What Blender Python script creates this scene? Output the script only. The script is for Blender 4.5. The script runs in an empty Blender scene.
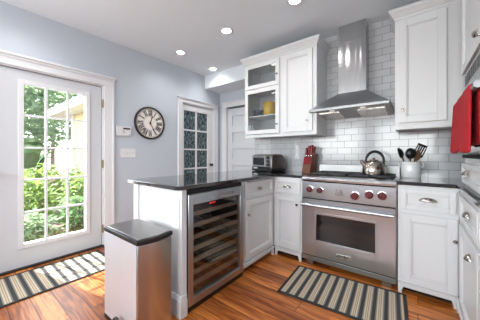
import bpy, bmesh, math, random
from mathutils import Vector, Matrix, Euler
PI = math.pi
sc = bpy.context.scene
C = sc.collection

# ------------------------------------------------------------------ camera, world, sun, big lights, exposure
YAW = math.atan(178 / 227.0)
cam_d = bpy.data.cameras.new('camera')
cam_d.sensor_width = 36.0
cam_d.lens = 227.0 / 480 * 36
cam_d.shift_y = -5.0 / 480
cam_d.clip_start = 0.02
cam = bpy.data.objects.new('camera', cam_d)
C.objects.link(cam)
cam.location = (0, 0, 1.13)
cam.rotation_euler = (PI / 2, 0, YAW)
sc.camera = cam

W = bpy.data.worlds.new('sky')
sc.world = W
W.use_nodes = True
wn = W.node_tree.nodes
sky = wn.new('ShaderNodeTexSky')
sky.sky_type = 'NISHITA'
sky.sun_disc = False
sky.sun_elevation = math.radians(58)
sky.sun_rotation = math.radians(-104)
haze = wn.new('ShaderNodeHueSaturation')
haze.inputs['Saturation'].default_value = .40
W.node_tree.links.new(sky.outputs[0], haze.inputs['Color'])
W.node_tree.links.new(haze.outputs[0], wn['Background'].inputs[0])
wn['Background'].inputs[1].default_value = 1.15

sd = bpy.data.lights.new('sun', 'SUN')
sd.energy = 32.0
sd.angle = math.radians(0.8)
sd.color = (1, .96, .9)
sun = bpy.data.objects.new('sun', sd)
C.objects.link(sun)
sun.rotation_euler = Vector((.62, .16, -1)).to_track_quat('-Z', 'Y').to_euler()
sun.location = (-8, -2, 9)


def area(name, loc, direction, sx, sy, power, col=(1, 1, 1)):
    d = bpy.data.lights.new(name, 'AREA')
    d.shape = 'RECTANGLE'
    d.size = sx
    d.size_y = sy
    d.energy = power
    d.color = col
    o = bpy.data.objects.new(name, d)
    C.objects.link(o)
    o.location = loc
    o.rotation_euler = Vector(direction).to_track_quat('-Z', 'Y').to_euler()
    return o


# added area lamps: fill at unseen rear windows, extra daylight at the door
area('window_daylight', (-2.1, -2.13, 1.55), (0, 1, .40), 1.5, 1.1, 46, (.97, .985, 1))
area('window_daylight', (-.25, -2.13, 1.55), (0, 1, .40), 1.5, 1.1, 46, (.97, .985, 1))
area('door_daylight', (-3.30, .715, 1.05), (1, 0, 0), .6, 1.6, 8, (.97, .985, 1))

sc.view_settings.view_transform = 'Standard'
sc.view_settings.look = 'None'
sc.view_settings.gamma = 1
sc.view_settings.use_curve_mapping = False
sc.view_settings.exposure = 0.16
DOWNLIGHT = 14.0


# ------------------------------------------------------------------ materials
def srgb(r, g, b):
    f = lambda v: (v / 255 / 12.92) if v / 255 <= .04045 else ((v / 255 + .055) / 1.055) ** 2.4
    return (f(r), f(g), f(b), 1)


def mat(name, col, rough=.5, metal=0, bump=None, var=None, spec=.5, coat=0, **kw):
    """principled material with a noise for slight colour variation / bump, in object space"""
    m = bpy.data.materials.new(name)
    m.use_nodes = True
    nt = m.node_tree
    b = nt.nodes['Principled BSDF']
    b.inputs['Base Color'].default_value = col
    b.inputs['Roughness'].default_value = rough
    b.inputs['Metallic'].default_value = metal
    b.inputs['Specular IOR Level'].default_value = spec
    b.inputs['Coat Weight'].default_value = coat
    tc = nt.nodes.new('ShaderNodeTexCoord')
    mp = nt.nodes.new('ShaderNodeMapping')
    nt.links.new(tc.outputs['Object'], mp.inputs[0])
    mp.inputs['Scale'].default_value = kw.get('scale', (1, 1, 1))
    nz = nt.nodes.new('ShaderNodeTexNoise')
    nz.inputs['Scale'].default_value = kw.get('ns', 30)
    nz.inputs['Detail'].default_value = kw.get('det', 3)
    nt.links.new(mp.outputs[0], nz.inputs['Vector'])
    v = .03 if var is None else var
    mx = nt.nodes.new('ShaderNodeMix')
    mx.data_type = 'RGBA'
    col2 = kw.get('col2', tuple(max(0, c * (1 - v * 2)) for c in col[:3]) + (1,))
    mx.inputs[6].default_value = col
    mx.inputs[7].default_value = col2
    if 'ramp' in kw:
        rp = nt.nodes.new('ShaderNodeMapRange')
        rp.inputs[1].default_value, rp.inputs[2].default_value = kw['ramp']
        nt.links.new(nz.outputs[0], rp.inputs[0])
        nt.links.new(rp.outputs[0], mx.inputs[0])
    else:
        nt.links.new(nz.outputs[0], mx.inputs[0])
    nt.links.new(mx.outputs[2], b.inputs['Base Color'])
    if bump:
        bp = nt.nodes.new('ShaderNodeBump')
        bp.inputs['Strength'].default_value = bump
        bp.inputs['Distance'].default_value = kw.get('bd', .002)
        nt.links.new(nz.outputs[0], bp.inputs['Height'])
        nt.links.new(bp.outputs[0], b.inputs['Normal'])
    return m


def glass(name, tint=(1, 1, 1, 1), refl=.09):
    m = bpy.data.materials.new(name)
    m.use_nodes = True
    nt = m.node_tree
    nt.nodes.clear()
    out = nt.nodes.new('ShaderNodeOutputMaterial')
    t = nt.nodes.new('ShaderNodeBsdfTransparent')
    t.inputs[0].default_value = tint
    g = nt.nodes.new('ShaderNodeBsdfGlossy')
    g.inputs['Roughness'].default_value = .02
    fr = nt.nodes.new('ShaderNodeLayerWeight')
    fr.inputs[0].default_value = .25
    ad = nt.nodes.new('ShaderNodeMath')
    ad.operation = 'MULTIPLY_ADD'
    ad.inputs[1].default_value = .5
    ad.inputs[2].default_value = refl - .04
    nt.links.new(fr.outputs['Fresnel'], ad.inputs[0])
    mx = nt.nodes.new('ShaderNodeMixShader')
    nt.links.new(ad.outputs[0], mx.inputs[0])
    nt.links.new(t.outputs[0], mx.inputs[1])
    nt.links.new(g.outputs[0], mx.inputs[2])
    nt.links.new(mx.outputs[0], out.inputs[0])
    return m


def emit(name, col, s):
    m = bpy.data.materials.new(name)
    m.use_nodes = True
    b = m.node_tree.nodes['Principled BSDF']
    b.inputs['Base Color'].default_value = col
    b.inputs['Emission Color'].default_value = col
    b.inputs['Emission Strength'].default_value = s
    return m


def brick(name, axes, bw, rh, c1, c2, mortar, msize, rough, offset=.5, grain=None, bump=.3):
    """tiles, planks or siding from a Brick texture laid out in world metres on two axes"""
    m = bpy.data.materials.new(name)
    m.use_nodes = True
    nt = m.node_tree
    b = nt.nodes['Principled BSDF']
    b.inputs['Roughness'].default_value = rough
    ge = nt.nodes.new('ShaderNodeNewGeometry')
    sp = nt.nodes.new('ShaderNodeSeparateXYZ')
    cb = nt.nodes.new('ShaderNodeCombineXYZ')
    nt.links.new(ge.outputs['Position'], sp.inputs[0])
    nt.links.new(sp.outputs[axes[0]], cb.inputs[0])
    nt.links.new(sp.outputs[axes[1]], cb.inputs[1])
    br = nt.nodes.new('ShaderNodeTexBrick')
    br.offset = offset
    br.inputs['Color1'].default_value = c1
    br.inputs['Color2'].default_value = c2
    br.inputs['Mortar'].default_value = mortar
    br.inputs['Scale'].default_value = 1
    br.inputs['Mortar Size'].default_value = msize
    br.inputs['Mortar Smooth'].default_value = .2
    br.inputs['Bias'].default_value = 0
    br.inputs['Brick Width'].default_value = bw
    br.inputs['Row Height'].default_value = rh
    nt.links.new(cb.outputs[0], br.inputs['Vector'])
    colout = br.outputs['Color']
    if grain:
        # wood grain: noise stretched along the plank, a different slice for every plank
        mp = nt.nodes.new('ShaderNodeMapping')
        mp.inputs['Scale'].default_value = (2.2, 26, 1)
        ad = nt.nodes.new('ShaderNodeVectorMath')
        ad.operation = 'MULTIPLY_ADD'
        ad.inputs[1].default_value = (9, 9, 9)
        nt.links.new(br.outputs['Color'], ad.inputs[0])
        nt.links.new(cb.outputs[0], ad.inputs[2])
        nt.links.new(ad.outputs[0], mp.inputs[0])
        nz = nt.nodes.new('ShaderNodeTexNoise')
        nz.inputs['Scale'].default_value = 1.0
        nz.inputs['Detail'].default_value = 6
        nz.inputs['Roughness'].default_value = .62
        nz.inputs['Distortion'].default_value = 1.4
        nt.links.new(mp.outputs[0], nz.inputs['Vector'])
        mr = nt.nodes.new('ShaderNodeMapRange')
        mr.inputs[1].default_value = .40
        mr.inputs[2].default_value = .62
        nt.links.new(nz.outputs[0], mr.inputs[0])
        mx = nt.nodes.new('ShaderNodeMix')
        mx.data_type = 'RGBA'
        mx.blend_type = 'MULTIPLY'
        mx.inputs[7].default_value = grain
        nt.links.new(mr.outputs[0], mx.inputs[0])
        nt.links.new(colout, mx.inputs[6])
        colout = mx.outputs[2]
    nt.links.new(colout, b.inputs['Base Color'])
    bp = nt.nodes.new('ShaderNodeBump')
    bp.inputs['Strength'].default_value = bump
    bp.inputs['Distance'].default_value = .002
    bp.invert = True
    nt.links.new(br.outputs['Fac'], bp.inputs['Height'])
    nt.links.new(bp.outputs[0], b.inputs['Normal'])
    return m


def stripes(name, axis, period, stops, rough=.9):
    m = bpy.data.materials.new(name)
    m.use_nodes = True
    nt = m.node_tree
    b = nt.nodes['Principled BSDF']
    b.inputs['Roughness'].default_value = rough
    b.inputs['Specular IOR Level'].default_value = .1
    tc = nt.nodes.new('ShaderNodeTexCoord')
    sp = nt.nodes.new('ShaderNodeSeparateXYZ')
    nt.links.new(tc.outputs['Object'], sp.inputs[0])
    dv = nt.nodes.new('ShaderNodeMath')
    dv.operation = 'DIVIDE'
    dv.inputs[1].default_value = period
    nt.links.new(sp.outputs[axis], dv.inputs[0])
    fr = nt.nodes.new('ShaderNodeMath')
    fr.operation = 'FRACT'
    nt.links.new(dv.outputs[0], fr.inputs[0])
    rp = nt.nodes.new('ShaderNodeValToRGB')
    rp.color_ramp.interpolation = 'CONSTANT'
    el = rp.color_ramp.elements
    el[0].position = stops[0][0]
    el[0].color = stops[0][1]
    el[1].position = stops[1][0]
    el[1].color = stops[1][1]
    for p, c in stops[2:]:
        e = el.new(p)
        e.color = c
    nt.links.new(fr.outputs[0], rp.inputs[0])
    nz = nt.nodes.new('ShaderNodeTexNoise')
    nz.inputs['Scale'].default_value = 220
    nt.links.new(tc.outputs['Object'], nz.inputs['Vector'])
    mx = nt.nodes.new('ShaderNodeMix')
    mx.data_type = 'RGBA'
    mx.blend_type = 'MULTIPLY'
    mx.inputs[0].default_value = .30
    nt.links.new(rp.outputs[0], mx.inputs[6])
    nt.links.new(nz.outputs[0], mx.inputs[7])
    nt.links.new(mx.outputs[2], b.inputs['Base Color'])
    bp = nt.nodes.new('ShaderNodeBump')
    bp.inputs['Strength'].default_value = .5
    bp.inputs['Distance'].default_value = .003
    nt.links.new(nz.outputs[0], bp.inputs['Height'])
    nt.links.new(bp.outputs[0], b.inputs['Normal'])
    return m


M = {}
M['wall'] = mat('blue_grey_wall_paint', (.535, .580, .640, 1), .75, bump=.05, ns=120)
M['ceiling'] = mat('ceiling_paint', (.77, .83, .87, 1), .85, ns=80)
M['trim'] = mat('white_trim_paint', (.74, .745, .76, 1), .4)
M['door'] = mat('white_door_paint', (.62, .64, .67, 1), .42)
M['cab'] = mat('white_cabinet_paint', (.70, .712, .715, 1), .38, var=.01)
M['cab_in'] = mat('grey_cabinet_interior', (.62, .63, .64, 1), .5)
M['tile'] = brick('white_subway_tile', (0, 2), .152, .076, (.53, .54, .55, 1), (.47, .48, .49, 1), (.22, .22, .23, 1), .0024, .13, bump=.35)
M['floor'] = brick('orange_pine_planks', (0, 1), 1.9, .128, srgb(228, 142, 66), srgb(156, 84, 34), srgb(60, 30, 12), .0028, .36,
                   offset=.37, grain=(.40, .26, .16, 1), bump=.25)
M['steel'] = mat('brushed_stainless', (.55, .575, .60, 1), .28, 1, bump=.04, var=.06, scale=(2, 2, 160), ns=6)
M['steel_v'] = mat('brushed_stainless_vertical', (.52, .525, .53, 1), .22, 1, bump=1.0, var=.10, scale=(13, 13, .35), ns=1, det=1, bd=.016)
M['steel_s'] = mat('satin_stainless', (.32, .32, .32, 1), .36, 1, var=.06, scale=(2, 2, 90), ns=6)
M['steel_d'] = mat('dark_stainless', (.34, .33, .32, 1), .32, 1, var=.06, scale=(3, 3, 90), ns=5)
for _k in ('steel',):
    M[_k].node_tree.nodes['Principled BSDF'].inputs['Anisotropic'].default_value = .5
M['pull'] = mat('brushed_nickel', (.50, .46, .41, 1), .2, 1)
M['nickel'] = mat('dark_nickel', (.34, .31, .28, 1), .22, 1)
M['chrome'] = mat('polished_nickel', (.72, .69, .65, 1), .14, 1)
M['granite'] = mat('black_granite', (.010, .010, .011, 1), .09, var=0, col2=(.05, .05, .055, 1), ns=260, ramp=(.62, .8), spec=1.0, coat=.6)
M['black'] = mat('black_plastic', (.012, .012, .013, 1), .35)
M['iron'] = mat('cast_iron', (.015, .015, .016, 1), .55, bump=.2, ns=200)
M['ovenglass'] = mat('dark_oven_glass', (.006, .006, .007, 1), .06, spec=.6)
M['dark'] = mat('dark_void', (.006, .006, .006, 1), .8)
M['red'] = mat('red_knob', (.11, .004, .009, 1), .34, coat=.1)
M['redcloth'] = mat('red_quilted_cloth', (.46, .006, .016, 1), .85, bump=.7, ns=45, var=.12)
M['redplastic'] = mat('red_plastic', (.22, .006, .012, 1), .25)
M['wood'] = mat('knife_block_wood', (.17, .060, .025, 1), .45, var=.25, scale=(20, 20, 2), ns=5)
M['spoonwood'] = mat('spoon_wood', (.36, .19, .09, 1), .6, var=.2)
M['ceramic'] = mat('white_ceramic', (.86, .86, .855, 1), .16, coat=.3)
M['yellow'] = mat('yellow_ceramic', (.80, .50, .02, 1), .25, coat=.3)
M['bluegrey'] = mat('blue_grey_stoneware', (.10, .13, .17, 1), .35)
M['glass'] = glass('clear_glass', (.97, .985, .98, 1), .07)
M['cabglass'] = glass('cabinet_glass', (.90, .91, .91, 1), .08)
M['smoke'] = glass('smoked_cooler_glass', (.84, .82, .80, 1), .05)
M['brass'] = mat('aged_brass', (.45, .34, .16, 1), .35, 1)
M['plate'] = mat('white_switch_plastic', (.72, .72, .73, 1), .4)
M['bronze'] = mat('dark_bronze_rim', (.035, .030, .028, 1), .35, .3)
M['clockface'] = mat('aged_cream_face', (.90, .84, .78, 1), .6, var=.06, ns=14)
M['ink'] = mat('clock_ink', (.02, .017, .015, 1), .6)
M['shelfwood'] = mat('cooler_shelf_wood', (.52, .44, .36, 1), .35, var=.1, scale=(40, 2, 40), ns=4)
M['lamp'] = emit('lamp_lens', (1, .97, .92, 1), 14)
M['hoodlens'] = emit('hood_lamp_lens', (1, .96, .9, 1), .3)
M['led'] = emit('red_led', (1, .05, .08, 1), 1.5)
M['canlight'] = mat('silver_painted_steel', (.60, .62, .64, 1), .27, 1, var=.02)
M['paneglass'] = mat('reeded_dark_glass', (.010, .018, .022, 1), .18, var=0, col2=(.26, .36, .39, 1), ns=4, det=5, ramp=(.44, .70), scale=(1, 14, 4), bump=.8)
M['canfront'] = mat('light_satin_steel', (.70, .72, .75, 1), .42, .5, var=.02)  # lightened to paint in the bright reflection on one side
M['rubber'] = mat('rubber', (.02, .02, .02, 1), .7)
# garden
M['soil'] = mat('mulch_soil', (.14, .10, .075, 1), .95, var=.3, bump=1, ns=18)
M['leaf1'] = mat('lime_leaf', (.24, .37, .08, 1), .55, var=.3, ns=6)
M['leaf2'] = mat('mid_leaf', (.14, .28, .09, 1), .55, var=.3, ns=6)
M['leaf4'] = mat('sunlit_tree_leaf', (.30, .42, .24, 1), .5, var=.25, ns=4)  # leaf green lightened to stand in for pale haze
M['leaf3'] = mat('pale_leaf', (.24, .36, .20, 1), .5, var=.3, ns=6)
for _k in ('leaf1', 'leaf2', 'leaf3', 'leaf4'):
    nt = M[_k].node_tree
    tl = nt.nodes.new('ShaderNodeBsdfTranslucent')
    src = nt.nodes['Principled BSDF'].inputs['Base Color'].links[0].from_socket
    nt.links.new(src, tl.inputs[0])
    mx = nt.nodes.new('ShaderNodeMixShader')
    mx.inputs[0].default_value = .5
    nt.links.new(nt.nodes['Principled BSDF'].outputs[0], mx.inputs[1])
    nt.links.new(tl.outputs[0], mx.inputs[2])
    nt.links.new(mx.outputs[0], nt.nodes['Material Output'].inputs[0])
M['bark'] = mat('bark', (.16, .12, .09, 1), .9, bump=1, ns=25)
M['stone'] = mat('tan_stone', (.42, .33, .25, 1), .85, bump=1, ns=10, var=.2)
M['siding'] = brick('yellow_lap_siding', (0, 2), 20, .14, (.70, .60, .32, 1), (.70, .60, .32, 1), (.55, .48, .28, 1), .004, .6)
M['roof'] = mat('grey_roof_shingle', (.25, .25, .26, 1), .9, bump=1, ns=30)
_dk, _be, _ta, _gr = srgb(74, 74, 75), srgb(214, 198, 172), srgb(176, 154, 124), srgb(138, 134, 127)
ST = [(0, _dk), (.30, _gr), (.40, _be), (.52, _ta), (.60, _be), (.68, _gr), (.74, _be), (.88, _gr)]
M['rug_x'] = stripes('striped_weave_along_y', 0, .075, ST)
M['rug_y'] = stripes('striped_weave_along_x', 1, .083, ST)
M['binding'] = mat('charcoal_binding', srgb(46, 46, 49), .9, bump=.6, ns=200)


# ------------------------------------------------------------------ mesh helpers
class MB:
    def __init__(self, xf=None):
        self.v, self.f, self.xf = [], [], xf

    def add(self, vs, fs):
        n = len(self.v)
        for p in vs:
            p = Vector(p)
            self.v.append(self.xf @ p if self.xf is not None else p)
        self.f += [tuple(i + n for i in q) for q in fs]
        return self

    def box(self, x0, x1, y0, y1, z0, z1):
        x0, x1 = min(x0, x1), max(x0, x1)
        y0, y1 = min(y0, y1), max(y0, y1)
        z0, z1 = min(z0, z1), max(z0, z1)
        return self.add([(x0, y0, z0), (x1, y0, z0), (x1, y1, z0), (x0, y1, z0), (x0, y0, z1), (x1, y0, z1), (x1, y1, z1), (x0, y1, z1)],
                        [(3, 2, 1, 0), (4, 5, 6, 7), (0, 1, 5, 4), (1, 2, 6, 5), (2, 3, 7, 6), (3, 0, 4, 7)])

    def rings(self, rs, cap=True, close=True):
        n = len(rs[0])
        vs = [p for r in rs for p in r]
        fs = []
        for i in range(len(rs) - 1):
            for j in range(n if close else n - 1):
                a, b = i * n + j, i * n + (j + 1) % n
                fs.append((a, b, b + n, a + n))
        if cap:
            fs.append(tuple(reversed(range(n))))
            fs.append(tuple(range((len(rs) - 1) * n, len(rs) * n)))
        return self.add(vs, fs)

    def tube(self, pts, r, n=8):
        pts = [Vector(p) for p in pts]
        rad = r if isinstance(r, (list, tuple)) else [r] * len(pts)
        rs = []
        up = None
        for i, p in enumerate(pts):
            t = (pts[min(i + 1, len(pts) - 1)] - pts[max(i - 1, 0)]).normalized()
            if up is None:
                up = Vector((0, 0, 1)) if abs(t.z) < .9 else Vector((0, 1, 0))
            a = t.cross(up).normalized()
            b = a.cross(t).normalized()
            up = b
            rs.append([p + (a * math.cos(2 * PI * k / n) + b * math.sin(2 * PI * k / n)) * rad[i] for k in range(n)])
        return self.rings(rs)

    def lathe(self, prof, c=(0, 0, 0), axis='Z', n=24):
        c = Vector(c)
        R = {'Z': Matrix.Identity(3), 'X': Matrix(((0, 0, 1), (0, 1, 0), (-1, 0, 0))), '-X': Matrix(((0, 0, -1), (0, 1, 0), (1, 0, 0))),
             'Y': Matrix(((1, 0, 0), (0, 0, 1), (0, -1, 0))), '-Y': Matrix(((1, 0, 0), (0, 0, -1), (0, 1, 0))),
             '-Z': Matrix(((1, 0, 0), (0, -1, 0), (0, 0, -1)))}[axis]
        rs = [[c + R @ Vector((max(r, .0004) * math.cos(2 * PI * k / n), max(r, .0004) * math.sin(2 * PI * k / n), z)) for k in range(n)] for r, z in prof]
        return self.rings(rs)

    def prism(self, poly, axis, a, b):
        """polygon in the two remaining axes (in xyz order), extruded along axis from a to b"""
        def mk(p, q):
            return {'X': (q, p[0], p[1]), 'Y': (p[0], q, p[1]), 'Z': (p[0], p[1], q)}[axis]
        return self.rings([[mk(p, a) for p in poly], [mk(p, b) for p in poly]])

    def build(self, name, m, parent=None, bevel=0, smooth=True, seg=2, solid=0, subsurf=0):
        me = bpy.data.meshes.new(name)
        off = Vector((0, 0, 0))
        if parent is not None:
            r = parent
            while r.parent is not None:
                r = r.parent
            if r.get('_w'):
                off = r.location
        me.from_pydata([v - off for v in self.v], [], self.f)
        bm = bmesh.new()
        bm.from_mesh(me)
        bmesh.ops.recalc_face_normals(bm, faces=bm.faces)
        bm.to_mesh(me)
        bm.free()
        if smooth:
            for p in me.polygons:
                p.use_smooth = True
            me.set_sharp_from_angle(angle=math.radians(38))
        o = bpy.data.objects.new(name, me)
        C.objects.link(o)
        if m is not None:
            me.materials.append(M[m] if isinstance(m, str) else m)
        if parent is not None:
            o.parent = parent
        if solid:
            k = o.modifiers.new('thickness', 'SOLIDIFY')
            k.thickness = solid
        if subsurf:
            k = o.modifiers.new('smooth', 'SUBSURF')
            k.levels = k.render_levels = subsurf
        if bevel:
            k = o.modifiers.new('bevel', 'BEVEL')
            k.width = bevel
            k.segments = seg
            k.limit_method = 'ANGLE'
            k.angle_limit = math.radians(40)
        return o


def tag(o, label, cat, group=None, kind=None):
    o['label'] = label
    o['category'] = cat
    if group:
        o['group'] = group
    if kind:
        o['kind'] = kind
    return o


def thing(name, label, cat, loc=(0, 0, 0), rz=0, group=None, world=True, kind=None):
    """Empty at the base of a thing. world=True: its parts are built in world coordinates; False: in its own."""
    o = bpy.data.objects.new(name, None)
    o.empty_display_size = .05
    C.objects.link(o)
    o.location = loc
    o.rotation_euler = (0, 0, rz)
    if world:
        o['_w'] = 1
    return tag(o, label, cat, group, kind)


def struct(name, mb, m, label, cat, **kw):
    return tag(mb.build(name, m, **kw), label, cat, kind='structure')


class Face:
    """maps (u, d, z): along a wall face, out of it, up; 'S' faces -Y, 'E' faces +X, 'W' faces -X, 'N' faces +Y"""
    def __init__(self, side, plane):
        self.s, self.p = side, plane

    def pt(self, u, d, z):
        return {'S': (u, self.p - d, z), 'N': (u, self.p + d, z), 'E': (self.p + d, u, z), 'W': (self.p - d, u, z)}[self.s]

    def box(self, mb, u0, u1, d0, d1, z0, z1):
        a, b = self.pt(u0, d0, z0), self.pt(u1, d1, z1)
        return mb.box(a[0], b[0], a[1], b[1], a[2], b[2])

    @property
    def axis(self):
        return {'S': '-Y', 'N': 'Y', 'E': 'X', 'W': '-X'}[self.s]


def shaker(F, u0, u1, z0, z1, parent, name, d0=0, t=.019, rail=.058, m='cab', glazed=False, bead=True):
    """frame-and-panel cabinet door or drawer front"""
    mb = MB()
    F.box(mb, u0, u0 + rail, d0, d0 + t, z0, z1)
    F.box(mb, u1 - rail, u1, d0, d0 + t, z0, z1)
    F.box(mb, u0 + rail, u1 - rail, d0, d0 + t, z0, z0 + rail)
    F.box(mb, u0 + rail, u1 - rail, d0, d0 + t, z1 - rail, z1)
    if not glazed:
        F.box(mb, u0 + rail, u1 - rail, d0, d0 + t - .014, z0 + rail, z1 - rail)
        if bead:
            e = .010
            for a, b, c, d in ((u0 + rail, u1 - rail, z0 + rail, z0 + rail + e), (u0 + rail, u1 - rail, z1 - rail - e, z1 - rail),
                               (u0 + rail, u0 + rail + e, z0 + rail, z1 - rail), (u1 - rail - e, u1 - rail, z0 + rail, z1 - rail)):
                F.box(mb, a, b, d0, d0 + t - .007, c, d)
    o = mb.build(name, m, parent, bevel=.0025)
    if glazed:
        g = MB()
        F.box(g, u0 + rail - .004, u1 - rail + .004, d0 + .006, d0 + .010, z0 + rail - .004, z1 - rail + .004)
        g.build('glass_pane', 'cabglass', o)
    return o


def knob(F, u, z, d, parent, r=.014, m='nickel'):
    mb = MB()
    mb.lathe([(.007, 0), (.006, .010), (.006, .014), (r, .020), (r, .026), (r * .7, .031), (.001, .032)], F.pt(u, d, z), F.axis, 16)
    return mb.build('knob', m, parent)


def cup_pull(F, u, z, d, parent, w=.10):
    mb = MB()
    a, b, c = w / 2, .026, .030
    rs = []
    for i in range(9):
        ph = PI / 2 * i / 8
        rs.append([F.pt(u + a * math.cos(th), d + .001 + b * math.sin(th) * math.cos(ph), z - c / 2 + c * math.sin(th) * math.sin(ph))
                   for th in [PI * k / 16 for k in range(17)]])
    mb.rings(rs, cap=False, close=False)
    return mb.build('cup_pull', 'pull', parent, solid=.002)


def skirt(F, u0, u1, parent, feet=(True, True), t=.02):
    """furniture-style toe skirt with a bracket foot at each end, recessed shadow board behind"""
    mb = MB()
    F.box(mb, u0, u1, 0, t, .054, .088)
    F.box(mb, u0, u1, 0, t + .008, .084, .094)
    fw = .026
    if feet[0]:
        mb2 = [(u0, 0), (u0 + fw, 0), (u0 + fw + .003, .03), (u0 + fw + .012, .055), (u0, .055)]
        mb.rings([[F.pt(a, 0, b) for a, b in mb2], [F.pt(a, t, b) for a, b in mb2]])
    if feet[1]:
        mb2 = [(u1, 0), (u1 - fw, 0), (u1 - fw - .003, .03), (u1 - fw - .012, .055), (u1, .055)]
        mb.rings([[F.pt(a, 0, b) for a, b in mb2], [F.pt(a, t, b) for a, b in mb2]])
    mb.build('toe_skirt', 'cab', parent, bevel=.002)
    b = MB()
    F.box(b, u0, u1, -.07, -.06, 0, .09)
    b.build('toe_kick', 'dark', parent)  # dark board stands in for the shade under the cabinet


def crown(parent, x0, x1, y0, y1, z0, exl=True, exr=True):
    prof = [(.000, 0), (.006, .006), (.006, .022), (.014, .030), (.022, .036), (.032, .060), (.042, .066), (.042, .078), (.047, .082), (.047, .092), (.0, .092)]
    rs = []
    for off, dz in prof:
        a = x0 - (off if exl else 0)
        b = x1 + (off if exr else 0)
        rs.append([(a, y0 - off, z0 + dz), (b, y0 - off, z0 + dz), (b, y1, z0 + dz), (a, y1, z0 + dz)])
    return MB().rings(rs).build('crown_moulding', 'cab', parent)


def text_mesh(s, size, m, name, parent, origin, face, depth=.002):
    """raised lettering as one mesh on a face"""
    cu = bpy.data.curves.new(name, 'FONT')
    cu.body = s
    cu.size = size
    cu.align_x = 'CENTER'
    cu.align_y = 'CENTER'
    cu.extrude = depth / 2
    tmp = bpy.data.objects.new('lettering', cu)
    C.objects.link(tmp)
    dg = bpy.context.evaluated_depsgraph_get()
    me = bpy.data.meshes.new_from_object(tmp.evaluated_get(dg))
    bpy.data.objects.remove(tmp)
    bpy.data.curves.remove(cu)
    mb = MB()
    for v in me.vertices:
        mb.v.append(Vector(face.pt(origin[0] + v.co.x, origin[1] + v.co.z, origin[2] + v.co.y)))
    mb.f = [tuple(p.vertices) for p in me.polygons]
    return mb.build(name, m, parent, smooth=False)


# ------------------------------------------------------------------ the room
XL, YB, YR, XR, YF, ZC = -3.07, 2.87, 3.27, .86, -2.2, 2.57
DY0, DY1, DZ = .160, 1.174, 1.99         # exterior door opening in the left wall
FY0, FY1, FZ = 2.36, 3.10, 2.00          # french door opening

struct('floor', MB().box(XL - .16, XR + .15, YF - .15, YR + .15, -.12, 0), 'floor',
       'orange-brown wide pine plank floor of the kitchen', 'floor', smooth=False)
struct('ceiling', MB().box(XL - .45, XR + .15, YF - .15, YR + .15, ZC, ZC + .15), 'ceiling',
       'flat white painted ceiling with recessed lights', 'ceiling', smooth=False)
wl = MB()
wl.box(XL - .16, XL, YF - .15, DY0, 0, ZC)
wl.box(XL - .16, XL, DY0, DY1, DZ, ZC)
wl.box(XL - .16, XL, DY1, FY0, 0, ZC)
wl.box(XL - .16, XL, FY0, FY1, FZ, ZC)
wl.box(XL - .16, XL, FY1, YR + .15, 0, ZC)
struct('wall_left', wl, 'wall', 'pale blue-grey painted wall with the clock and two doors', 'wall', smooth=False)
TX0 = -1.96
struct('wall_back', MB().box(TX0, XR + .15, YB, YR + .15, 0, ZC), 'tile', 'white subway tiled wall behind the range and hood', 'wall', smooth=False)
wr = MB()
wr.box(XL, -2.90, YR, YR + .15, 0, ZC)
wr.box(-2.90, -2.08, YR, YR + .15, 2.035, ZC)
wr.box(-2.08, TX0, YR, YR + .15, 0, ZC)
struct('wall_recess', wr, 'wall', 'blue-grey wall of the recess around the panelled white door', 'wall', smooth=False)
struct('trim_beam', MB().box(XL, TX0, YB, YR, 2.335, ZC), 'ceiling', 'white dropped header over the recess beside the glass cabinet', 'ceiling beam', smooth=False)
struct('wall_right', MB().box(XR, XR + .15, YF, YB, 0, ZC), 'wall', 'blue-grey wall behind the right-hand cabinets', 'wall', smooth=False)
wf = MB()
wins = [(-2.85, -1.35), (-1.0, .5)]  # unseen windows, put in to let soft daylight into the room
xs = [XL] + [v for w in wins for v in w] + [XR]
for i in range(0, len(xs), 2):
    wf.box(xs[i], xs[i + 1], YF - .15, YF, 0, ZC)
for a, b in wins:
    wf.box(a, b, YF - .15, YF, 0, 1.0)
    wf.box(a, b, YF - .15, YF, 2.15, ZC)
struct('wall_front', wf, 'wall', 'blue-grey wall with two windows behind the viewer', 'wall', smooth=False)
for i, (a, b) in enumerate(wins):
    w = MB()
    for u0, u1, z0, z1 in ((a, a + .05, 1.0, 2.15), (b - .05, b, 1.0, 2.15), (a, b, 1.0, 1.05), (a, b, 2.10, 2.15), (a, b, 1.555, 1.595), ((a + b) / 2 - .02, (a + b) / 2 + .02, 1.0, 2.15)):
        w.box(u0, u1, YF - .10, YF - .05, z0, z1)
    o = struct('window_%d' % (i + 1), w, 'trim', ['white framed window behind the viewer, nearer the garden door', 'white framed window behind the viewer, nearer the microwave'][i], 'window')
    MB().box(a + .02, b - .02, YF - .078, YF - .072, 1.02, 2.13).build('glass_pane', 'glass', o)

# baseboards
bb = MB()
for y0, y1 in ((YF, DY0 - .12), (DY1 + .125, FY0 - .10)):
    bb.box(XL, XL + .016, y0, y1, 0, .13)
    bb.box(XL, XL + .010, y0, y1, .13, .15)
struct('baseboard_left', bb, 'trim', 'white baseboard along the foot of the clock wall', 'baseboard', bevel=.002)


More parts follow.
